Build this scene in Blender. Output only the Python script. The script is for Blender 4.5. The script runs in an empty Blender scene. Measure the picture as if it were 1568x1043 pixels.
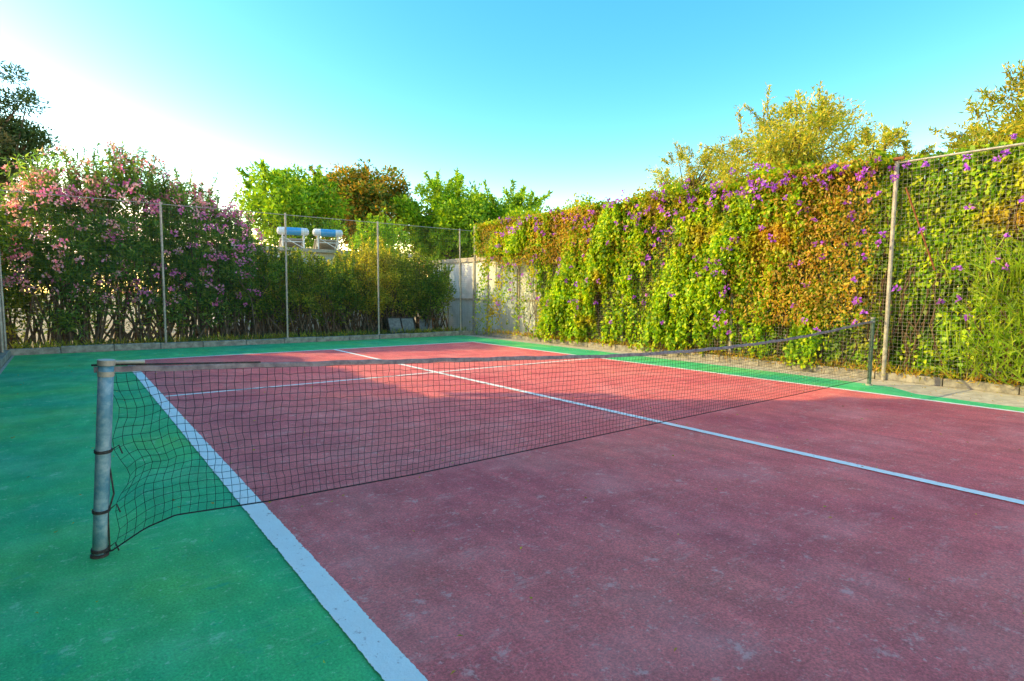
import bpy, math, numpy as np
from mathutils import Matrix, Vector, Euler
rng=np.random.default_rng(7)
S=bpy.context.scene
COL=S.collection
# ------------------------------------------------------------------ helpers
def empty(name,loc=(0,0,0)):
    o=bpy.data.objects.new(name,None); o.location=loc; o.empty_display_size=.2; COL.objects.link(o); return o
def mobj(name,V,F,mat,parent=None,smooth=False):
    V=np.asarray(V,dtype=np.float32).reshape(-1,3)
    me=bpy.data.meshes.new(name)
    if isinstance(F,np.ndarray):
        k=F.shape[1]; n=len(F)
        me.vertices.add(len(V)); me.vertices.foreach_set('co',V.ravel())
        me.loops.add(n*k); me.loops.foreach_set('vertex_index',F.astype(np.int32).ravel())
        me.polygons.add(n); me.polygons.foreach_set('loop_start',np.arange(0,n*k,k,dtype=np.int32))
        me.update(calc_edges=True)
    else:
        me.from_pydata([tuple(map(float,v)) for v in V],[],F); me.update()
    me.validate()
    if smooth: me.polygons.foreach_set('use_smooth',[True]*len(me.polygons))
    me.materials.append(mat)
    o=bpy.data.objects.new(name,me); COL.objects.link(o)
    if parent: o.parent=parent
    return o
def tubes(P,offs):
    P=np.asarray(P,float); m,n,_=P.shape; offs=np.asarray(offs,float); k=len(offs)
    V=(P[:,:,None,:]+offs[None,None]).reshape(-1,3)
    i=np.arange(m)[:,None,None]*n*k; j=np.arange(n-1)[None,:,None]*k; a=np.arange(k)[None,None,:]; b=(a+1)%k
    F=np.stack([i+j+a,i+j+b,i+j+k+b,i+j+k+a],-1).reshape(-1,4)
    return V,F
def ring(k,r,ax):
    t=np.arange(k)*2*math.pi/k; c=np.cos(t)*r; s=np.sin(t)*r; z=0*t
    return np.stack({'x':(z,c,s),'y':(c,z,s),'z':(c,s,z)}[ax],-1)
class MB:
    def __init__(s): s.V=[];s.F=[];s.n=0
    def add(s,V,F):
        V=np.asarray(V,float)
        s.V.append(V); s.F+= [tuple(int(i)+s.n for i in f) for f in F]; s.n+=len(V)
    def tube(s,pts,rad,k=6,cap=True):
        pts=np.asarray(pts,float); n=len(pts)
        if np.isscalar(rad): rad=[rad]*n
        V=[];F=[]
        for i in range(n):
            d=pts[min(i+1,n-1)]-pts[max(i-1,0)]; d/=np.linalg.norm(d)+1e-9
            up=np.array([0,0,1.]) if abs(d[2])<.9 else np.array([1.,0,0])
            a=np.cross(d,up); a/=np.linalg.norm(a); b=np.cross(d,a)
            for j in range(k):
                t=2*math.pi*j/k; V.append(pts[i]+rad[i]*(a*math.cos(t)+b*math.sin(t)))
        for i in range(n-1):
            for j in range(k):
                F.append((i*k+j,i*k+(j+1)%k,(i+1)*k+(j+1)%k,(i+1)*k+j))
        if cap: F.append(tuple(range(k))[::-1]); F.append(tuple((n-1)*k+j for j in range(k)))
        s.add(V,F)
    def box(s,lo,hi,M=None):
        x0,y0,z0=lo;x1,y1,z1=hi
        V=np.array([(x0,y0,z0),(x1,y0,z0),(x1,y1,z0),(x0,y1,z0),(x0,y0,z1),(x1,y0,z1),(x1,y1,z1),(x0,y1,z1)],float)
        if M is not None: V=np.array([tuple(M@Vector(v)) for v in V])
        s.add(V,[(3,2,1,0),(4,5,6,7),(0,1,5,4),(1,2,6,5),(2,3,7,6),(3,0,4,7)])
    def obj(s,name,mat,parent=None,smooth=False,bevel=0):
        o=mobj(name,np.concatenate(s.V),s.F,mat,parent,smooth)
        if bevel:
            m=o.modifiers.new('b','BEVEL'); m.width=bevel; m.segments=2
        return o
# ------------------------------------------------------------------ materials
def newmat(name):
    m=bpy.data.materials.new(name); m.use_nodes=True; nt=m.node_tree; nt.nodes.clear()
    out=nt.nodes.new('ShaderNodeOutputMaterial'); return m,nt,out
def noise(nt,vec,scale,detail=4,rough=.6):
    n=nt.nodes.new('ShaderNodeTexNoise'); n.inputs['Scale'].default_value=scale; n.inputs['Detail'].default_value=detail; n.inputs['Roughness'].default_value=rough
    nt.links.new(vec,n.inputs['Vector']); return n.outputs['Fac']
def ramp(nt,fac,stops,interp='LINEAR'):
    r=nt.nodes.new('ShaderNodeValToRGB'); cr=r.color_ramp; cr.interpolation=interp
    while len(cr.elements)<len(stops): cr.elements.new(.5)
    for e,(p,c) in zip(cr.elements,stops):
        e.position=p; e.color=(*c,1) if not np.isscalar(c) else (c,c,c,1)
    nt.links.new(fac,r.inputs['Fac']); return r.outputs['Color']
def mix(nt,fac,a,b,mode='MIX'):
    m=nt.nodes.new('ShaderNodeMix'); m.data_type='RGBA'; m.blend_type=mode
    for idx,v in ((0,fac),(6,a),(7,b)):
        if isinstance(v,bpy.types.NodeSocket): nt.links.new(v,m.inputs[idx])
        elif idx==0: m.inputs[0].default_value=v
        else: m.inputs[idx].default_value=(*v,1)
    return m.outputs[2]
def coords(nt,scale=(1,1,1),rot=0):
    tc=nt.nodes.new('ShaderNodeTexCoord'); mp=nt.nodes.new('ShaderNodeMapping'); mp.inputs['Scale'].default_value=scale; mp.inputs['Rotation'].default_value=(0,0,rot)
    nt.links.new(tc.outputs['Object'],mp.inputs['Vector']); return mp.outputs['Vector']
def finish(nt,out,col,rough=.8,bump=None,bstr=.3,bdist=.01,spec=.3,metal=0):
    p=nt.nodes.new('ShaderNodeBsdfPrincipled'); p.inputs['Roughness'].default_value=rough; p.inputs['Specular IOR Level'].default_value=spec; p.inputs['Metallic'].default_value=metal
    if isinstance(col,bpy.types.NodeSocket): nt.links.new(col,p.inputs['Base Color'])
    else: p.inputs['Base Color'].default_value=(*col,1)
    if bump is not None:
        b=nt.nodes.new('ShaderNodeBump'); b.inputs['Strength'].default_value=bstr; b.inputs['Distance'].default_value=bdist
        nt.links.new(bump,b.inputs['Height']); nt.links.new(b.outputs[0],p.inputs['Normal'])
    nt.links.new(p.outputs[0],out.inputs[0])
def simple(name,c1,c2,scale=8,rough=.7,metal=0,spec=.3,bstr=.3,mask=(.4,.65)):
    m,nt,out=newmat(name); v=coords(nt); f=noise(nt,v,scale,6,.65)
    c=ramp(nt,f,[(mask[0],c1),(mask[1],c2)]); finish(nt,out,c,rough,noise(nt,v,scale*6),bstr,.004,spec,metal); return m
def leafmat(name,cols,patch=None,transl=.4,pscale=.5,pth=(.5,.62)):
    m,nt,out=newmat(name)
    g=nt.nodes.new('ShaderNodeNewGeometry'); v=coords(nt)
    n=len(cols); c=ramp(nt,g.outputs['Random Per Island'],[((i+.5)/n,cols[i]) for i in range(n)])
    if patch:
        f=noise(nt,v,pscale,3,.6); c=mix(nt,ramp(nt,f,[(pth[0],0.),(pth[1],1.)]),c,patch)
    f2=noise(nt,v,1.7,2); c=mix(nt,1.,c,ramp(nt,f2,[(.3,.65),(.7,1.3)]),'MULTIPLY')
    d=nt.nodes.new('ShaderNodeBsdfDiffuse'); t=nt.nodes.new('ShaderNodeBsdfTranslucent'); gl=nt.nodes.new('ShaderNodeBsdfGlossy'); gl.inputs['Roughness'].default_value=.45
    nt.links.new(c,d.inputs[0]); tc=mix(nt,1.,c,(1.7,1.5,.6),'MULTIPLY'); nt.links.new(tc,t.inputs[0])
    ms=nt.nodes.new('ShaderNodeMixShader'); ms.inputs[0].default_value=transl; nt.links.new(d.outputs[0],ms.inputs[1]); nt.links.new(t.outputs[0],ms.inputs[2])
    m2=nt.nodes.new('ShaderNodeMixShader'); m2.inputs[0].default_value=.02; nt.links.new(ms.outputs[0],m2.inputs[1]); nt.links.new(gl.outputs[0],m2.inputs[2])
    nt.links.new(m2.outputs[0],out.inputs[0]); return m

def court_mat(name,base,dark,light,speck):
    m,nt,out=newmat(name); v=coords(nt); vs=coords(nt,(1,.3,1),.5); vt=coords(nt,(.35,1,1),.3)
    big=noise(nt,v,.45,4,.6); mid=noise(nt,v,2.2,5,.6); fine=noise(nt,v,90,4,.7); st=noise(nt,vs,5,8,.7)
    c=ramp(nt,big,[(.3,dark),(.5,base),(.72,light)])
    c=mix(nt,1.,c,ramp(nt,mid,[(.25,.84),(.5,1.),(.75,1.12)]),'MULTIPLY')
    c=mix(nt,1.,c,ramp(nt,st,[(.32,.84),(.5,1.),(.66,1.14)]),'MULTIPLY')
    c=mix(nt,1.,c,ramp(nt,fine,[(.32,.68),(.5,1.),(.68,1.30)]),'MULTIPLY')
    w1=noise(nt,v,5.5,9,.8); c=mix(nt,ramp(nt,w1,[(.58,0.),(.63,.55)]),c,speck)
    w2=noise(nt,v,26,6,.75); c=mix(nt,ramp(nt,w2,[(.60,0.),(.64,.65)]),c,speck)
    w5=noise(nt,vt,7,10,.85); c=mix(nt,ramp(nt,w5,[(.55,0.),(.65,.4)]),c,speck)
    w3=noise(nt,vt,16,6,.75); c=mix(nt,ramp(nt,w3,[(.35,.7),(.40,0.)]),c,dark)
    w6=noise(nt,v,3.1,8,.75); c=mix(nt,ramp(nt,w6,[(.32,.55),(.41,0.)]),c,dark)
    w7=noise(nt,v,40,5,.8); c=mix(nt,ramp(nt,w7,[(.32,.7),(.36,0.)]),c,tuple(x*.45 for x in dark))
    w4=noise(nt,v,1.1,5,.6); c=mix(nt,ramp(nt,w4,[(.50,0.),(.75,.26)]),c,speck)
    hb=mix(nt,.4,ramp(nt,fine,[(0,0.),(1,1.)]),ramp(nt,st,[(0,0.),(1,1.)]))
    finish(nt,out,c,.82,hb,.5,.008,.2); return m
M_red=court_mat('court_red_paint',(.82,.165,.148),(.66,.115,.122),(.85,.20,.16),(.88,.46,.39))
M_green=court_mat('court_green_paint',(.06,.50,.17),(.03,.40,.21),(.16,.56,.12),(.38,.70,.42))
def line_mat():
    m,nt,out=newmat('line_paint'); v=coords(nt)
    a=noise(nt,v,22,7,.75); b=noise(nt,v,5,5,.7)
    c=ramp(nt,b,[(.3,(.88,.82,.76)),(.7,(.93,.89,.84))])
    c=mix(nt,ramp(nt,a,[(.34,1.),(.40,0.)]),c,(.52,.38,.34))
    finish(nt,out,c,.75,noise(nt,v,70,4),.5,.005,.3); return m
M_line=line_mat()
M_ground=simple('dry_soil',(.28,.21,.12),(.45,.36,.23),1.3,.95)
M_conc=simple('weathered_concrete',(.42,.36,.27),(.62,.54,.42),6,.9,bstr=.6)
M_kerb=simple('kerb_stone',(.24,.22,.18),(.46,.42,.34),7,.9,bstr=.6)
M_pipe=simple('painted_pipe',(.08,.24,.32),(.38,.50,.54),12,.5,.1,.5,.4,(.42,.70))
M_pipe2=simple('galvanised_pipe',(.34,.31,.26),(.54,.49,.40),12,.5,.2)
M_green_post=simple('green_post_paint',(.07,.13,.10),(.17,.22,.16),20,.5)
M_wire=simple('galvanised_wire',(.40,.37,.29),(.60,.56,.45),10,.45,.1)
M_wire2=simple('old_wire',(.10,.13,.11),(.22,.25,.22),10,.6,.2)
M_rust=simple('rusty_steel',(.16,.05,.02),(.35,.13,.05),14,.8)
M_dkrust=simple('dark_steel',(.04,.03,.03),(.10,.08,.07),14,.8)
M_stem=simple('vine_stem',(.10,.055,.03),(.22,.13,.06),14,.9)
M_cord=simple('net_cord',(.008,.010,.012),(.02,.022,.025),10,.8)
M_tape=simple('net_tape',(.16,.12,.13),(.36,.29,.28),16,.85,bstr=.5,mask=(.35,.65))
M_rope=simple('rope',(.03,.03,.03),(.08,.07,.06),60,.9)
M_white=simple('whitewash',(.68,.68,.64),(.85,.84,.80),3,.9)
M_plaster=simple('cream_plaster',(.74,.69,.62),(.84,.79,.72),2,.9)
M_bluewhite=simple('grey_panel',(.45,.50,.55),(.62,.66,.70),4,.8)
M_tank=simple('tank_enamel',(.70,.72,.74),(.80,.81,.82),4,.25,0,.6,.05)
M_tankblue=simple('tank_blue',(.04,.28,.60),(.06,.36,.68),4,.3,0,.6,.05)
M_glass=simple('collector_glass',(.01,.015,.03),(.02,.03,.05),4,.12,0,.8,.02)
M_bark=simple('bark',(.09,.065,.04),(.21,.15,.10),9,.95,bstr=.8)
M_dark=simple('window_glass',(.01,.012,.015),(.03,.035,.04),4,.15)
M_chair=simple('grey_sling',(.14,.16,.17),(.26,.28,.28),12,.8)

# ------------------------------------------------------------------ ground, court
def sheet(name,poly,z,mat,parent=None):
    return mobj(name,[(x,y,z) for x,y in poly],[tuple(range(len(poly)))],mat,parent)
sheet('ground',[(-300,-300),(300,-300),(300,300),(-300,300)],-.012,M_ground)
court=empty('tennis_court')
ed=[(10.02,-12),(10.05,0),(10.0,2.2),(10.08,3.0),(10.5,3.45),(10.62,4.4),(10.7,6),(10.75,9),(10.78,12),(10.8,16.4)]
sheet('green_surround',[(-.95,-12)]+ed+[(10.8,16.65),(-.95,16.65)],0,M_green,court)
sheet('concrete_margin',[(-1.0,-12.2),(11.3,-12.2),(11.3,16.7),(-1.0,16.7)],-.004,M_conc,court)
X0,X1,XC=.96,9.56,5.30; YB,YS,YN=14.2,9.08,3.76
sheet('red_playing_area',[(X0,-6.8),(X1,-6.8),(X1,YB),(X0,YB)],.004,M_red,court)
def line(name,p,q,w,z=.008):
    p=np.array(p,float);q=np.array(q,float); L=np.linalg.norm(q-p); d=(q-p)/L; s=np.array([-d[1],d[0]])
    n=int(L/.012)+2; t=np.linspace(0,L,n)
    def e():
        r=rng.normal(0,.0014,n); k=np.convolve(rng.normal(0,1,n+60),np.ones(7)/7,'same')[30:-30]*.0034
        nick=(rng.random(n)<.025)*rng.uniform(0,.014,n); return r+k-nick
    a,b=w/2+e(),-w/2-e()
    V=np.concatenate([np.c_[p+d*t[:,None]+s*a[:,None],np.full(n,z)],np.c_[p+d*t[:,None]+s*b[:,None],np.full(n,z)]])
    i=np.arange(n-1); F=np.stack([i+n,i+n+1,i+1,i],-1)
    return mobj(name,V,F,M_line,court)
line('near_sideline',(X0-.015,-6.8),(X0-.015,YB+.05),.13)
line('far_sideline',(X1,-6.8),(X1,YB+.05),.085)
line('centre_line',(XC,-6.8),(XC,YB-.045),.10,.0125)
line('service_line',(X0+.06,YS),(X1-.05,YS),.08)
line('baseline',(X0+.06,YB),(X1-.05,YB),.09)

kb=MB(); 
y=-8.
while y<16.7:
    L=rng.uniform(.9,1.1); kb.box((11.32+rng.normal(0,.008),y,-.01),(11.52,min(y+L-.012,16.9),.13+rng.normal(0,.008))); y+=L
kb.obj('kerb',M_kerb,bevel=.012)
kb=MB(); x=-1.05
while x<11.3:
    L=rng.uniform(.9,1.1); kb.box((x,16.72+rng.normal(0,.008),-.01),(min(x+L-.012,11.31),16.92,.14+rng.normal(0,.008))); x+=L
kb.obj('kerb',M_kerb,bevel=.012)
kb=MB(); y=-8.
while y<16.6:
    L=rng.uniform(.9,1.1); kb.box((-1.2,y,-.01),(-1.01,min(y+L-.012,16.7),.13+rng.normal(0,.008))); y+=L
kb.obj('kerb',M_kerb,bevel=.012)

# ------------------------------------------------------------------ net
net=empty('tennis_net')
xt=[.13,.94,2.0,2.93,4.28,5.3,6,7,8.07,9.2,10.35]; zt=[1.045,1.015,.97,.93,.87,.855,.855,.873,.91,.98,1.07]
xb=[.13,.2,.3,.45,.95,2,4.8,8,10,10.35]; zb=[.02,.06,.115,.155,.125,.10,.105,.10,.11,.13]
nu,nv=222,20
def sm(X,xs,zs):
    X=np.asarray(X,float); s=0
    for o in (-.4,-.2,0,.2,.4): s=s+np.interp(X+o*np.clip(X-.13,0,1)*.9,xs,zs)
    return s/5
def netpos(X,v):
    X=np.asarray(X,float); top=sm(X,xt,zt); bot=np.interp(X,xb,zb)
    z=bot+(top-bot)*v
    w=1-np.abs(2*v-1)**2
    f=np.exp(-(X-.13)/.35)
    yy=YN+.03*np.sin(X*1.7)*w+.02*np.sin(X*5.1+v*5)*w+.05*f*np.sin(v*9)*w
    xx=X+.012*np.sin(X*3+v*4)*w+f*.035*np.sin(v*17+1)*w+ f*.05*w
    z=z+f*.02*np.sin(X*22+v*6)*w+.006*np.sin(X*2.2+v*7)*w
    return np.stack([xx,yy,z],-1)
Xs=np.linspace(.15,10.33,nu)
U,Vv=np.meshgrid(Xs,np.linspace(0,.965,nv),indexing='ij')
P=netpos(U,Vv)
jit=rng.normal(0,.0022,P.shape); jit[:,0]=0; jit[:,-1]=0; P=P+jit
V,F=tubes(P,ring(4,.0014,'z')); mobj('mesh_uprights',V,F,M_cord,net)
V,F=tubes(P.transpose(1,0,2),ring(4,.0014,'x')); mobj('mesh_rows',V,F,M_cord,net)
XX=np.linspace(.1,10.38,240)
V,F=tubes(netpos(XX,np.zeros(240))[None],ring(6,.0045,'x')); mobj('bottom_cord',V,F,M_cord,net,True)
T=netpos(XX,np.ones(240)); wig=.003*np.sin(XX*9)+.002*np.sin(XX*23)
prof=np.array([(0,-.010,-.028),(0,-.009,-.01),(0,-.005,.003),(0,.005,.003),(0,.009,-.01),(0,.010,-.028)])
T2=T.copy(); T2[:,1]+=wig; T2[:,2]+=wig*.7
V,F=tubes(T2[None],prof); F=F[np.arange(len(F))%6!=5]; mobj('headband_tape',V,F,M_tape,net,True)
cb=MB(); cb.tube([(.09,YN,1.06),(.3,YN,1.05),(.94,YN,1.02)],.006); 
cb.tube([(.15,YN,1.03),(.155,YN-.02,.85),(.14,YN+.01,.6),(.16,YN-.02,.35),(.13,YN,.24),(.13,YN+.01,.02)],.005)
cb.tube([(10.35,YN,1.05),(10.35,YN,.1)],.005)
cb.obj('side_cords',M_rope,net,True)
def blend(a,b,t): return tuple(a[i]+(b[i]-a[i])*t for i in range(3))
post=empty('net_post')
pb=(.085,3.79,0.);pt=(.155,3.735,1.075)
b=MB(); b.tube([blend(pb,pt,t) for t in (0,.2,.45,.7,1)],.036,20); b.obj('pipe',M_pipe,post,True).data.polygons.foreach_set('use_smooth',[True]*(20*4)+[False]*2)
b=MB(); b.tube([blend(pb,pt,.985),blend(pb,pt,1.012)],.041,20); b.tube([blend(pb,pt,1.0),(.33,3.75,1.065)],.010,8)
b.tube([blend(pb,pt,.93),blend(pb,pt,.955)],.0385,20); b.obj('cap_and_hook',M_pipe2,post)
b=MB()
for t in (.55,.24,.035):
    c=np.array(blend(pb,pt,t))
    for dz in (-.004,.005):
        a=np.linspace(0,2*math.pi,25); b.tube(np.c_[c[0]+.039*np.cos(a),c[1]+.039*np.sin(a),c[2]+dz+.004*np.sin(a)],.0042,6)
    b.tube([c+np.array([.04,0,.0]),c+np.array([.07,.0,.02]),c+np.array([.085,0,-.03])],.004,5)
b.obj('rope_ties',M_rope,post,True)
b=MB(); b.tube([pb,(pb[0],pb[1],.015)],.044,16); b.obj('ground_sleeve',M_dkrust,post)
post2=empty('net_post')
b=MB(); b.tube([(10.40,YN,0),(10.41,YN,1.1)],.030,16); b.obj('pipe',M_green_post,post2)
b=MB(); b.tube([(10.41,YN,1.1),(10.41,YN,1.12)],.034,16); b.tube([(10.41,YN-.03,1.05),(10.36,YN,1.05)],.012,8); b.tube([(10.41,YN-.05,.75),(10.41,YN+.05,.75)],.015,8); b.tube([(10.4,YN,0),(10.4,YN,.025)],.05,16); b.obj('cap_and_winch',M_pipe2,post2)

# ------------------------------------------------------------------ fences
def wires_grid(name,axis,fixed,a0,a1,z0,z1,cell,r,mat,parent,bulge=.03):
    na=int((a1-a0)/cell)+1; nz=int((z1-z0)/cell)+1
    A=np.linspace(a0,a1,na); Z=np.linspace(z0,z1,nz)
    def pos(a,z):
        off=bulge*(np.sin(a*2.1+z*.8)*.6+np.sin(a*.7+2*z)*.6)
        dz=.02*np.sin(a*1.3)+.01*np.sin(a*3.1)
        if axis=='y': return np.stack([fixed+off,a,z+dz],-1)
        return np.stack([a,fixed+off,z+dz],-1)
    sa=np.linspace(a0,a1,120); sz=np.linspace(z0,z1,16)
    G=pos(*np.meshgrid(A,sz,indexing='ij')); V,F=tubes(G,ring(3,r,'z')); mobj(name+'_uprights',V,F,mat,parent)
    zz,aa=np.meshgrid(Z,sa,indexing='ij'); G=pos(aa,zz); V,F=tubes(G,ring(3,r,'x' if axis=='x' else 'y')); mobj(name+'_rows',V,F,mat,parent)
def pipes(name,segs,mat,parent,k=10):
    b=MB()
    for p,q,r in segs: b.tube([p,q],r,k)
    return b.obj(name,mat,parent)
FX=11.42
fR=empty('wire_mesh_fence')
wires_grid('netting','y',FX-.05,-3,16.8,.12,3.72,.062,.0013,M_wire,fR)
pipes('posts',[((FX-.13 if y<5 else FX,y,0),((FX-.13 if y<5 else FX)+rng.normal(0,.02),y,3.83),.036) for y in (-2,.9,3.86,6.9,10,13.2,16.8)],M_pipe2,fR)
pipes('rails',[((FX-.1,-3,3.74),(FX-.1,3.86,3.74),.018),((FX,3.86,3.72),(FX,16.8,3.72),.016)],M_pipe2,fR)
pipes('brace',[((FX-.16,3.2,1.9),(FX-.12,3.70,3.3),.014),((FX-.15,3.9,3.80),(FX-.15,3.74,3.80),.03)],M_rust,fR)
FY=16.8
fB=empty('wire_mesh_fence')
wires_grid('netting','x',FY+.03,-1.1,11.4,.14,3.6,.07,.0012,M_wire2,fB)
pipes('posts',[((x,FY,0),(x+rng.normal(0,.02),FY,3.66),.026) for x in (-1.1,1.95,4.95,7.75,10.8,11.42)],M_pipe2,fB)
pipes('rails',[((-1.1,FY,3.6),(11.42,FY,3.62),.009)],M_pipe2,fB)
fL=empty('slatted_fence')
b=MB(); y=-4
while y<16.7: b.box((-1.16,y,.15),(-1.14,y+.055,3.4+rng.normal(0,.01))); y+=.085
b.box((-1.20,-4,.5),(-1.162,16.7,.56)); b.box((-1.20,-4,2.9),(-1.162,16.7,2.96)); b.obj('slats',simple('weathered_wood',(.10,.07,.045),(.22,.16,.10),9,.9),fL)
pipes('posts',[((-1.1,y,0),(-1.1,y,3.7),.032) for y in (0,3,6,9,12,15.9)],M_pipe2,fL)

# ------------------------------------------------------------------ leaves
def unit(a): return a/(np.linalg.norm(a,axis=-1,keepdims=True)+1e-9)
def leaves(name,P,D,L,W,mat,parent,fold=.25,face=(0,0,.6)):
    n=len(P); D=unit(D); R=unit(rng.normal(size=(n,3))+np.array(face)); Sd=unit(np.cross(D,R)); Nn=np.cross(Sd,D)
    L=np.broadcast_to(L,(n,))[:,None]*rng.uniform(.65,1.3,(n,1)); W=np.broadcast_to(W,(n,))[:,None]*rng.uniform(.7,1.25,(n,1))
    m=P+D*L*.42+Nn*W*fold
    V=np.stack([P,m+Sd*W/2,P+D*L-Nn*L*.12,m-Sd*W/2],1).reshape(-1,3)
    F=np.arange(4*n).reshape(n,4); return mobj(name,V,F,mat,parent)
def clusters_leaves(C,R,per,flat=1.):
    k=len(C); idx=np.repeat(np.arange(k),per)
    d=unit(rng.normal(size=(len(idx),3))); rr=rng.random(len(idx))**.45
    R=np.broadcast_to(R,(k,))
    off=d*(rr*R[idx])[:,None]; off[:,2]*=flat
    return C[idx]+off, unit(d+rng.normal(0,.6,d.shape)+np.array([0,0,.25]))
def lump(p,s=1.): 
    return np.sin(p[:,0]*2.1*s+1)*np.sin(p[:,1]*1.7*s+2)+.6*np.sin(p[:,2]*3.1*s+p[:,0]*s)+.5*np.sin(p[:,0]*4.7*s+p[:,1]*3.3*s)
def shrub(name,cx,cy,rx,ry,h,nc,per,cr,leafL,leafW,mat,shoots=20,z0=.2,flowers=None,nf=0,stem=True,flat=.9,power=.5,shootlen=.6):
    e=empty(name,(cx,cy,0)); 
    d=unit(rng.normal(size=(nc,3))); rad=rng.random(nc)**power
    hz=(h-z0)/2; C=d*rad[:,None]*np.array([rx,ry,hz])
    low=np.clip(-C[:,2]/hz,0,1); C[:,0]*=1+.45*low**2; C[:,1]*=1+.45*low**2
    C*= (1+.12*lump(C+cx,1.))[:,None]
    C[:,2]+=z0+hz; C[:,2]=np.clip(C[:,2],z0,None)
    P,D=clusters_leaves(C,cr*rng.uniform(.5,1.4,nc),per,flat)
    tips=[]
    if shoots:
        a=rng.uniform(0,2*math.pi,shoots); q=rng.random(shoots)**.5*.85
        bx=np.cos(a)*q*rx; by=np.sin(a)*q*ry; bz=z0+hz+hz*np.sqrt(np.clip(1-q*q,0,1))*.9
        sb=MB()
        for i in range(shoots):
            L=rng.uniform(.4,1.)*shootlen; n=30; t=np.linspace(0,1,n)
            lean=rng.normal(0,.25,2)
            pts=np.c_[bx[i]+lean[0]*L*t,by[i]+lean[1]*L*t,bz[i]-.2+(L+.2)*t]
            tips.append(pts[-1])
            sb.tube(pts[[0,12,-1]],[.012,.008,.004],4,False)
            P=np.concatenate([P,pts,pts]); dd=unit(rng.normal(size=(2*n,3))+np.array([0,0,.6])); D=np.concatenate([D,dd])
        sb.obj('shoots',M_bark,e)
    P[:,2]=np.maximum(P[:,2],.03)
    leaves('foliage',P,D,leafL,leafW,mat,e)
    if stem:
        sb=MB()
        for i in rng.choice(nc,min(nc,60),replace=False):
            b0=np.array([rng.normal(0,rx*.35),rng.normal(0,ry*.3),0]); c=C[i]; mid=(b0+c)/2+np.array([0,0,.15*h])*.5+rng.normal(0,.08,3)
            sb.tube([b0,b0*.6+mid*.4,mid,c],[.03,.024,.018,.008],5,False)
        sb.obj('stems',M_bark,e)
    if flowers:
        for fi,(fm,frac) in enumerate(flowers):
            k=int(nf*frac); o=unit(rng.normal(size=(k,3))); o[:,1]=-np.abs(o[:,1])*.9; o[:,2]=np.where(o[:,2]<-.5,-o[:,2],o[:,2]); o=unit(o)
            FC=o*np.array([rx,ry,hz])*rng.uniform(1.05,1.25,(k,1)); FC*=(1+.10*lump(FC+cx,1.))[:,None]; FC[:,2]+=z0+hz
            if fi==0 and tips: FC=np.concatenate([FC,np.array(tips)[::3]])
            P,D=clusters_leaves(FC,.11*rng.uniform(.4,1.3,len(FC)),13,.8); leaves('flowers',P,D,.066,.058,fm,e)
    return e
def tree(name,x,y,h,rx,rz,zc,nc,per,cr,leafL,leafW,mat,trunk_r=.14,shoots=0,flat=.8,power=.45,ry=None):
    e=empty(name,(x,y,0)); ry=ry or rx
    d=unit(rng.normal(size=(nc,3))); rad=rng.random(nc)**power; C=d*rad[:,None]*np.array([rx,ry,rz]); C*=(1+.13*lump(C+x,.8))[:,None]; C[:,2]+=zc
    P,D=clusters_leaves(C,cr*rng.uniform(.5,1.5,nc),per,flat)
    b=MB(); f=np.array([0,0,max(zc-rz*.9,.8)])
    b.tube([(0,0,-.05),(.05,.02,f[2]*.5),(0,0,f[2]),(.08,0,zc),(.0,.05,zc+rz*.5)],[trunk_r*1.25,trunk_r,trunk_r*.9,trunk_r*.55,trunk_r*.2],9)
    for i in rng.choice(nc,min(nc,70),replace=False):
        s=np.array([0,0,rng.uniform(f[2],zc)]); c=C[i]; m=(s+c)/2+rng.normal(0,.12*rx/2,3)
        b.tube([s,s*.55+m*.45,m,c],[trunk_r*.4,trunk_r*.28,trunk_r*.17,trunk_r*.05],5,False)
    if shoots:
        for i in range(shoots):
            o=unit(rng.normal(size=3)+np.array([0,0,1.0])); c=o*np.array([rx,ry,rz])*.9+np.array([0,0,zc]); L=rng.uniform(.3,1)*rx*.5
            n=22; t=np.linspace(0,1,n)[:,None]; bend=unit(o+rng.normal(0,.35,3)+np.array([0,0,.4])); pts=c+bend*L*t; pts[:,2]-=.15*L*(t[:,0]**2)
            b.tube(pts[[0,10,21]],[.014,.008,.003],4,False)
            for _ in range(3):
                P=np.concatenate([P,pts+rng.normal(0,.03,pts.shape)]); D=np.concatenate([D,unit(rng.normal(size=(n,3))+bend)])
    b.obj('trunk_and_limbs',M_bark,e); leaves('crown',P,D,leafL,leafW,mat,e); return e

G_olea=leafmat('oleander_leaf',[(.09,.22,.06),(.13,.29,.07),(.19,.36,.07),(.30,.42,.07)],transl=.5)
G_dark=leafmat('dark_leaf',[(.03,.08,.03),(.05,.11,.04),(.07,.14,.04),(.10,.15,.04)],patch=(.12,.11,.05),transl=.2)
G_mid=leafmat('hedge_leaf',[(.12,.19,.03),(.20,.30,.035),(.32,.41,.04),(.52,.50,.07)],patch=(.52,.42,.07),transl=.55)
G_mid2=leafmat('laurel_leaf',[(.08,.17,.03),(.13,.25,.03),(.20,.33,.035),(.30,.38,.04)],patch=(.40,.38,.06),transl=.5)
G_sunlit=leafmat('sunlit_hedge_leaf',[(.22,.28,.03),(.38,.42,.04),(.55,.52,.06),(.68,.58,.08)],transl=.55)  # varies the bushes; yellow of sunlit tops is put into the leaf colour
G_bright=leafmat('bright_leaf',[(.13,.28,.02),(.20,.40,.02),(.28,.48,.025),(.40,.54,.025)],transl=.5)
G_oak=leafmat('orange_tree_leaf',[(.08,.17,.02),(.14,.22,.02),(.34,.26,.03),(.50,.28,.03)],transl=.35)
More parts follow.
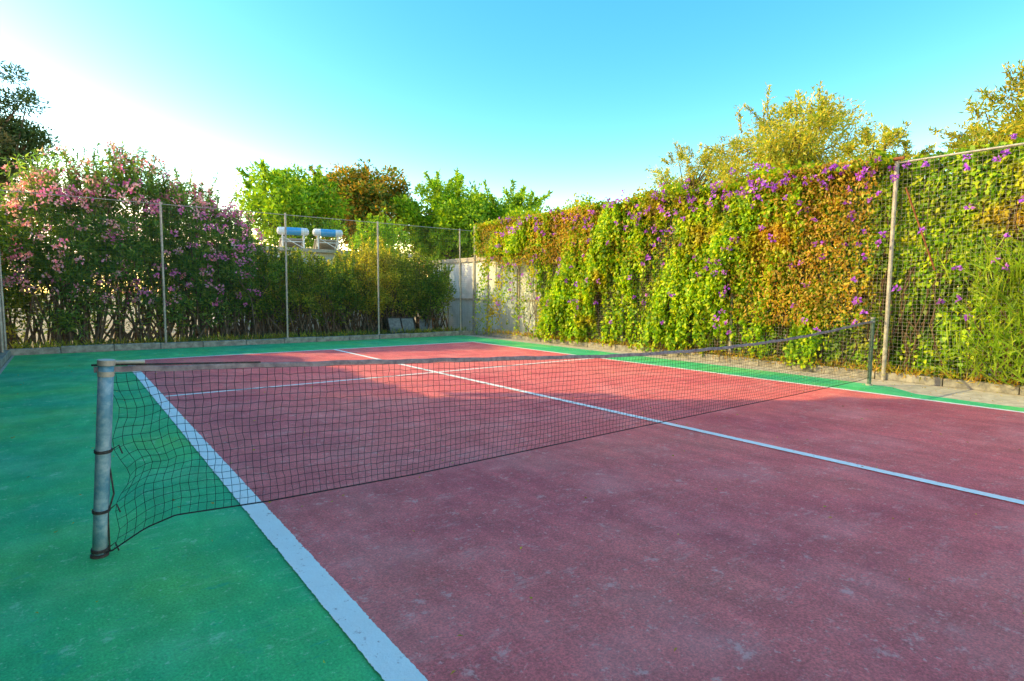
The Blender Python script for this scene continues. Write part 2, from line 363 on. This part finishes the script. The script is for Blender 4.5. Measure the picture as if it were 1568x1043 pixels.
G_vine=leafmat('vine_leaf',[(.13,.30,.008),(.25,.46,.01),(.41,.58,.012),(.58,.64,.018)],patch=(.66,.42,.03),pscale=.6,pth=(.57,.72),transl=.4)
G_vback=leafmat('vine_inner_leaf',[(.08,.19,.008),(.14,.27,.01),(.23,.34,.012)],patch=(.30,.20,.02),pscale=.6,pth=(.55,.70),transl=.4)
G_vbrown=leafmat('dry_vine_leaf',[(.38,.20,.03),(.56,.33,.04),(.66,.46,.05),(.42,.42,.04)])
G_wispy=leafmat('wispy_leaf',[(.26,.36,.04),(.38,.46,.05),(.54,.50,.06),(.66,.54,.08)],transl=.45)
G_grass=leafmat('reed_leaf',[(.20,.36,.02),(.30,.44,.03),(.42,.52,.04)],transl=.4)
F_pink=leafmat('pink_petal',[(.88,.32,.52),(.90,.46,.62),(.92,.62,.72)],transl=.4)
F_mag=leafmat('magenta_petal',[(.82,.16,.60),(.88,.28,.70),(.90,.42,.76)],transl=.4)
F_pur=leafmat('purple_petal',[(.34,.06,.75),(.46,.10,.85),(.60,.22,.90)],transl=.3)

shrub('oleander_bush',.0,18.4,1.2,1.1,4.1,220,66,.31,.15,.036,G_olea,shoots=64,z0=.45,flowers=[(F_pink,.8),(F_mag,.2)],nf=150,shootlen=1.1)
shrub('oleander_bush',1.35,18.3,1.35,1.1,4.5,240,66,.31,.15,.036,G_olea,shoots=68,z0=.45,flowers=[(F_pink,.6),(F_mag,.4)],nf=120,shootlen=1.1)
shrub('oleander_bush',2.8,18.3,1.3,1.1,4.0,230,66,.31,.15,.036,G_olea,shoots=64,z0=.45,flowers=[(F_pink,.4),(F_mag,.6)],nf=110,shootlen=1.0)
shrub('oleander_bush',3.75,18.2,.95,1.0,3.5,130,66,.3,.15,.036,G_olea,shoots=26,z0=.45,flowers=[(F_mag,1.)],nf=60,shootlen=.6)
shrub('green_bush',-1.5,18.7,1.2,1.0,3.6,170,80,.3,.10,.05,G_mid2,shoots=18,flowers=[(F_pink,1.)],nf=12)
for x,h,r,m in ((4.7,2.6,.95,G_mid2),(5.7,2.45,1.0,G_mid),(6.9,2.35,1.0,G_mid2),(8.1,2.95,1.0,G_sunlit),(9.2,2.7,.9,G_mid),(10.2,2.4,.8,G_mid2)):
    shrub('garden_hedge_bush',x,18.0+rng.normal(0,.15),r,.85,h,140,70,.25,.08,.045,m,shoots=30,shootlen=.55,z0=.5)
for x,h,m in ((5.2,2.6,G_sunlit),(7.5,2.5,G_sunlit),(9.9,2.6,G_sunlit)):
    shrub('garden_hedge_bush',x,19.3,.8,.7,h,90,70,.25,.08,.045,m,shoots=20,shootlen=.5,z0=.8)
shrub('yellow_green_bush',9.6,20.6,1.4,1.0,4.2,160,85,.32,.12,.055,G_bright,shoots=25,shootlen=.7)
tree('garden_tree',7.9,26,6.9,2.0,1.9,4.9,140,95,.5,.20,.10,G_bright,shoots=16)
tree('orange_tree',12.1,29,8,3.0,2.2,5.7,210,100,.55,.20,.11,G_oak,shoots=6)
tree('garden_tree',15.6,25.5,7.2,2.3,2.1,5.0,170,95,.5,.21,.10,G_bright,shoots=30)
tree('garden_tree',19.1,25,7,2.5,2.0,4.8,180,95,.5,.20,.10,G_bright,shoots=30)
tree('garden_tree',17.4,29,7,2.6,1.8,4.2,120,95,.55,.22,.12,G_oak,shoots=4)
tree('garden_tree',22.5,25,7,2.0,1.7,3.9,110,90,.5,.20,.10,G_bright,shoots=12)
tree('pine_tree',-2.1,28,9.4,1.9,3.3,6.1,150,190,.46,.16,.05,G_dark,trunk_r=.25,shoots=0,power=.4)
tree('tamarisk_tree',14.8,7.6,6.4,1.7,1.55,4.7,210,115,.36,.12,.034,G_wispy,shoots=44)
tree('tamarisk_tree',14.6,10.2,5.6,1.2,1.1,4.5,70,100,.3,.11,.028,G_wispy,shoots=26)
tree('tamarisk_tree',13.3,4.9,4.8,.9,.9,3.8,80,95,.26,.11,.03,G_wispy,shoots=26)
tree('tamarisk_tree',13.3,2.5,5,1.15,1.3,3.9,210,115,.3,.11,.034,G_wispy,shoots=24)
shrub('roadside_bush',12.5,1.6,.95,1.6,3.9,320,90,.3,.10,.045,G_mid,shoots=20)
shrub('roadside_bush',12.5,4.2,.8,1.4,3.5,300,90,.3,.10,.045,G_mid,shoots=20)

# ------------------------------------------------------------------ flowering vine on right fence
vine=empty('flowering_vine')
def prob(y,z):
    n=np.sin(y*1.9+1)*np.sin(z*2.3+y*.6)+.6*np.sin(y*4.3+z*3.1)+.4*np.sin(y*9+z*5)
    d=1.0+.12*n
    d=np.where((y>3.9)&(y<5.0),.50+.25*n+.15*(z>3),d)
    d=np.where((y<=3.9),.60+.28*n,d)
    d=np.where((y>13.3),np.where(z>2.75,.8,.14+.12*n),d)
    d=np.where((z<.5)&(y<13.3),d*(.45+z),d)
    return d
FACE=(-1.4,.45,.7)
P=[]
nst=2200
for i in range(nst):
    y0=rng.uniform(-2.5,16.6); ztop=3.85-rng.random()**2*3.2; L=rng.uniform(.5,1.9); n=int(L/.022)
    t=np.linspace(0,L,n); yy=y0+.06*np.sin(t*4+i)+rng.normal(0,.035,n); zz=ztop-t
    far=np.clip((yy-4.6)/.8,0,1)
    dep=rng.uniform(-.06,.18); xx=FX-.03-dep*far+rng.normal(0,.03,n)+(1-far)*.08+far*(-.12*np.sin(y0*1.6+zz*1.3)-.07*np.sin(y0*5+zz*2))
    k=(zz>.12)&(rng.random(n)<prob(yy,zz)); P.append(np.c_[xx,yy,zz][k])
P=np.concatenate(P); D=rng.normal(0,.5,P.shape)+np.array([-.35,0,-.8]); leaves('strands',P,D,.085,.076,G_vine,vine,.12,FACE)
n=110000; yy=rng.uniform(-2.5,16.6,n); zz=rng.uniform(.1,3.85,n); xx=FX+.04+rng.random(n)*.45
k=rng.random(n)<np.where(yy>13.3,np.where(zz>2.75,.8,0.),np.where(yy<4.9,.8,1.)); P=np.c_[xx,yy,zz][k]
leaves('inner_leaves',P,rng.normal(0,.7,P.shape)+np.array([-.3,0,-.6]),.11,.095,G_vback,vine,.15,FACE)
n=13500; yy=np.concatenate([rng.normal(5.4,.8,n//2),rng.normal(12.9,2.2,n-n//2)]); zz=np.concatenate([3.9-rng.random(n//2)**1.4*3.0,3.85-rng.random(n-n//2)**1.3*1.5])
k=(yy<16.5)&(yy>4.1); P=np.c_[FX-.08-rng.random(n)*.22,yy,zz][k]; leaves('dry_leaves',P,rng.normal(0,.6,P.shape)+np.array([-.2,0,-.7]),.07,.04,G_vbrown,vine,.2,FACE)
n=9000; yy=rng.uniform(3.9,16.4,n); zz=3.72+np.abs(rng.normal(0,.10,n))*(1+.7*np.sin(yy*2.3)+.4*np.sin(yy*6.1)); P=np.c_[FX+rng.normal(0,.14,n),yy,zz]; leaves('top_fringe',P,rng.normal(0,.8,P.shape)+np.array([-.2,0,.4]),.08,.065,G_vine,vine,.15)
b=MB()
for i in range(240):
    y0=rng.uniform(-2,14); h=rng.uniform(.8,3.5); t=np.linspace(0,1,9); b.tube(np.c_[FX+.03+rng.normal(0,.03,9),y0+np.cumsum(rng.normal(0,.07,9)),.05+h*t],[.012]*8+[.005],4,False)
for i in range(200):
    y0=rng.uniform(-2,16); z0=rng.uniform(1.2,3.6); t=np.linspace(0,1,7); L=rng.uniform(.4,1.4); b.tube(np.c_[FX-.16+rng.normal(0,.04,7),y0+np.cumsum(rng.normal(0,.05,7)),z0-L*t],.004,3,False)
b.obj('woody_stems',M_stem,vine)
nf=300; fy=4.2+rng.random(nf)**1.2*11.3; fy[:26]=rng.uniform(2,4.2,26); fz=np.where(rng.random(nf)<.45,3.62+rng.normal(0,.16,nf),.6+3.0*rng.random(nf)**.8)
C=np.c_[np.full(nf,FX-.30)+rng.normal(0,.04,nf)-.1*np.sin(fy*1.6+fz*1.3),fy,fz]
P,D=clusters_leaves(C,np.where(fy<5,.028,.045)*rng.uniform(.5,1.4,nf),9); D=D+np.array([-.4,0,0]); leaves('blossoms',P,D,.058,.052,F_pur,vine,.2,FACE)
reed=empty('reed_clump'); n=1000; yy=rng.normal(2.0,.45,n); xx=FX-.06-rng.random(n)*.25; zz=rng.uniform(.1,2.2,n)
dr=np.c_[rng.normal(-.25,.4,n),rng.normal(.1,.6,n),np.full(n,.8)]
leaves('blades',np.c_[xx,yy,zz],dr,.40,.022,G_grass,reed,.1)
wd=empty('weeds'); n=2600; yy=rng.uniform(1,16,n); P=np.c_[11.36+rng.normal(0,.08,n),yy,.08+rng.random(n)*.12]
leaves('right_edge',P,rng.normal(0,.6,P.shape)+np.array([-.2,0,.8]),.12,.018,G_vbrown,wd)
xx=rng.uniform(-1,11.2,3600); P=np.c_[xx,17.05+rng.normal(0,.1,3600),.02+rng.random(3600)*.16]
leaves('back_edge',P,rng.normal(0,.6,P.shape)+np.array([0,0,.9]),.16,.02,G_mid,wd)

def hedge(name,x0,x1,y0,y1,h,n,mat):
    e=empty(name); 
    b=MB(); b.box((x0+.35,y0+.3,0),(x1-.35,y1-.3,h-.45)); b.obj('shadow_core',M_bark,e)  # opaque box hidden in the leaves, added to make the hedge shadow solid
    m=n
    P=np.c_[rng.uniform(x0,x1,m),rng.uniform(y0,y1,m),rng.uniform(.05,h,m)]
    f=rng.integers(0,4,m); P[f==0,0]=x1-rng.random((f==0).sum())*.35; P[f==1,2]=h-np.abs(rng.normal(0,.3,(f==1).sum()))+.15; P[f==2,1]=np.where(rng.random((f==2).sum())<.5,y0,y1)+rng.normal(0,.15,(f==2).sum()); P[f==3,0]=x0+rng.random((f==3).sum())*.35
    P[:,2]+=.12*np.sin(P[:,1]*2.3)+.08*np.sin(P[:,1]*5.7)
    leaves('foliage',P,rng.normal(size=P.shape)+np.array([0,0,.3]),.16,.10,mat,e); return e
hedge('garden_hedge',-3.0,-1.5,12.1,17.5,3.5,16000,G_mid)
# building added out of view to shade the near court; pale walls bounce light
cl=empty('unseen_shade_building')
b=MB(); b.box((-9.5,-7,0),(-2.5,11.7,7.35)); b.obj('walls',M_plaster,cl)
b=MB(); b.box((-9.7,-7.2,7.353),(-2.3,11.9,7.5)); b.box((-2.45,-7.05,7.503),(-2.33,11.75,7.9)); b.box((-9.65,-7.05,7.503),(-9.53,11.75,7.9)); b.box((-9.5,11.65,7.503),(-2.46,11.77,7.9)); b.obj('roof_slab_and_parapet',M_white,cl)
w1=MB();w2=MB();w3=MB()
for fl_ in (0,1):
    for y in np.arange(-5.6,10.5,3.2):
        z=.95+fl_*3.5
        w1.box((-2.497,y,z),(-2.48,y+1.3,z+1.4)); w2.box((-2.497,y-.08,z-.1),(-2.44,y+1.38,z-.002)); w2.box((-2.478,y+.62,z),(-2.46,y+.68,z+1.4))
        for k in range(12): w3.box((-2.497,y-.55,z+.05+k*.11),(-2.45,y-.09,z+.12+k*.11)); w3.box((-2.497,y+1.39,z+.05+k*.11),(-2.45,y+1.85,z+.12+k*.11))
w1.obj('windows',M_dark,cl); w2.obj('sills_and_mullions',M_white,cl); w3.obj('shutters',M_bluewhite,cl)

# ------------------------------------------------------------------ wall / buildings
wall=empty('white_wall')
b=MB(); b.box((12.0,9,0),(12.2,21,2.62)); b.obj('wall_body',M_white,wall)
b=MB(); b.box((11.94,8.95,2.622),(12.26,21.05,2.78)); b.obj('coping',M_conc,wall)
b=MB()
for y in np.arange(13.2,21,.9): b.box((11.96,y,0),(11.997,y+.07,2.62))
b.box((11.97,13.27,1.2),(11.997,21,1.27)); b.obj('ribs',M_conc,wall)
b=MB(); b.box((11.93,15.1,.1),(11.958,16.2,2.3)); b.obj('grey_door_panel',M_bluewhite,wall)
house=empty('white_house')
b=MB(); b.box((4.5,22,0),(11.5,25,2.95)); b.obj('walls',M_white,house)
b=MB(); b.box((4.3,21.8,2.953),(11.7,25.2,3.08)); b.obj('roof_slab',M_conc,house)
b=MB(); 
for x in (5.3,7.6,9.9): b.box((x,21.97,1.0),(x+1.1,21.997,2.2))
b.obj('windows',M_dark,house)
def heater(x,y,z):
    e=empty('solar_water_heater',(x,y,z)); e.rotation_euler=(0,0,math.radians(168)); e.scale=(.95,.9,.9)
    t=MB(); t.tube([(-.60,0,.74),(-.57,0,.74),(-.53,0,.74),(.53,0,.74),(.57,0,.74),(.60,0,.74)],[.08,.13,.16,.16,.13,.08],24); t.obj('tank_body',M_tank,e,True)
    t=MB(); t.tube([(-.30,0,.74),(.30,0,.74)],.163,24,False); t.obj('blue_band',M_tankblue,e,True)
    t=MB()
    for sx in (-.4,.4):
        t.tube([(sx,.15,0),(sx,.08,.60)],.03,6); t.tube([(sx,-.95,0),(sx,-.1,.58)],.025,6); t.tube([(sx,-.95,.02),(sx,.15,.02)],.02,6); t.tube([(sx,.15,0),(sx,-.45,.4)],.015,6)
    t.tube([(-.4,.15,.02),(.4,.12,.5)],.018,6); t.tube([(-.4,.13,.3),(.4,.13,.3)],.02,6)
    t.obj('frame',M_white,e)
    M=Matrix.Translation((0,-.75,.20))@Matrix.Rotation(math.radians(24),4,'X')
    t=MB(); t.box((-.48,-.6,.02),(.48,.5,.08),M); t.obj('collector_frame',M_pipe2,e)
    t=MB(); t.box((-.44,-.56,.081),(.44,.46,.09),M); t.obj('collector_glass',M_glass,e)
heater(6.95,22.6,3.09); heater(8.3,22.6,3.12)
def lounger(x,y,rz,tilt,frame_mat,two=True):
    e=empty('garden_lounger',(x,y,.06)); e.rotation_euler=(0,0,rz)
    A=Matrix.Rotation(math.radians(tilt),4,'X')
    b=MB(); b.box((-.46,0,.10),(-.03,.02,.60),A)
    if two: b.box((.03,0,.10),(.46,.02,.58),A)
    b.obj('sling_panels',M_chair,e)
    b=MB()
    for sx in (-.48,0,.48): b.tube([A@Vector((sx,-.01,0)),A@Vector((sx,-.01,.64))],.016,6)
    b.tube([A@Vector((-.48,-.01,.62)),A@Vector((.48,-.01,.60))],.016,6); b.tube([A@Vector((-.48,-.01,.08)),A@Vector((.48,-.01,.08))],.016,6)
    for sx in (-.48,.48): b.tube([A@Vector((sx,0,.45)),(sx+.04,.42,0)],.014,6)
    b.obj('frame',frame_mat,e)
lounger(8.75,17.05,.05,-22,M_dkrust); lounger(9.95,17.2,-.45,-38,M_rust,False)
fl=empty('fallen_leaves'); n=420
P=np.c_[rng.uniform(-.7,10,n),rng.uniform(.3,16,n)**1.0,np.full(n,.0135)]; D=np.c_[rng.normal(size=(n,2)),np.full(n,.03)]
n2=500; P2=np.c_[rng.uniform(10.2,11.2,n2),rng.uniform(1,16,n2),np.full(n2,.012)]
P=np.concatenate([P,P2]); D=np.concatenate([D,np.c_[rng.normal(size=(n2,2)),np.full(n2,.03)]])
leaves('dry_leaves',P,D,.026,.012,G_vbrown,fl,.2)

# ------------------------------------------------------------------ light
az=math.atan2(-.8,.6); el=math.radians(28)
w=bpy.data.worlds.new('World'); S.world=w; w.use_nodes=True; nt=w.node_tree; bg=nt.nodes['Background']
sky=nt.nodes.new('ShaderNodeTexSky'); sky.sky_type='NISHITA'; sky.sun_disc=False; sky.sun_elevation=el; sky.sun_rotation=az; sky.altitude=0; sky.air_density=1.0; sky.dust_density=.6; sky.ozone_density=1.0
bg.inputs['Strength'].default_value=.15
sep=nt.nodes.new('ShaderNodeSeparateColor'); com=nt.nodes.new('ShaderNodeCombineColor'); nt.links.new(sky.outputs[0],sep.inputs[0])
# colour grade of the sky: value' = (c + k*v^g + k2*v^4) / .15   with v = .15*sky
def mth(op,a,b,c=None):
    m=nt.nodes.new('ShaderNodeMath'); m.operation=op
    for i,x in enumerate((a,b,c)):
        if x is None: continue
        if isinstance(x,bpy.types.NodeSocket): nt.links.new(x,m.inputs[i])
        else: m.inputs[i].default_value=x
    return m.outputs[0]
for i,(c0,k,g,k2) in enumerate(((.08,13.,3.3,10.),(0,1.30,.62,9.),(0,1.30,.25,3.))):
    v=mth('MULTIPLY',sep.outputs[i],.15)
    p=mth('MULTIPLY_ADD',mth('POWER',v,g),k,c0)
    p=mth('MULTIPLY_ADD',mth('POWER',v,4.),k2,p)
    p=mth('MINIMUM',p,(7.5,5.2,3.8)[i])
    nt.links.new(mth('DIVIDE',p,.15),com.inputs[i])
nt.links.new(com.outputs[0],bg.inputs[0])
sd=bpy.data.lights.new('sun','SUN'); sd.energy=5.0; sd.angle=math.radians(.6); sd.color=(1,.84,.34)
so=bpy.data.objects.new('sun',sd); COL.objects.link(so)
dv=Vector((-.8*math.cos(el),.6*math.cos(el),math.sin(el))); so.rotation_euler=dv.to_track_quat('Z','Y').to_euler(); so.location=(-20,15,12)
# ------------------------------------------------------------------ camera
cd=bpy.data.cameras.new('camera'); cam=bpy.data.objects.new('camera',cd); COL.objects.link(cam)
cd.lens=20.11; cd.sensor_width=36; cd.clip_end=1000; cd.clip_start=.05
R=Matrix.Rotation(math.radians(-37.9),4,'Z')@Matrix.Rotation(math.radians(90-4.7),4,'X')@Matrix.Rotation(math.radians(.49),4,'Z')
cam.matrix_world=Matrix.Translation((0,0,1.46))@R
S.camera=cam
S.view_settings.view_transform='Standard'; S.view_settings.look='None'; S.view_settings.exposure=0
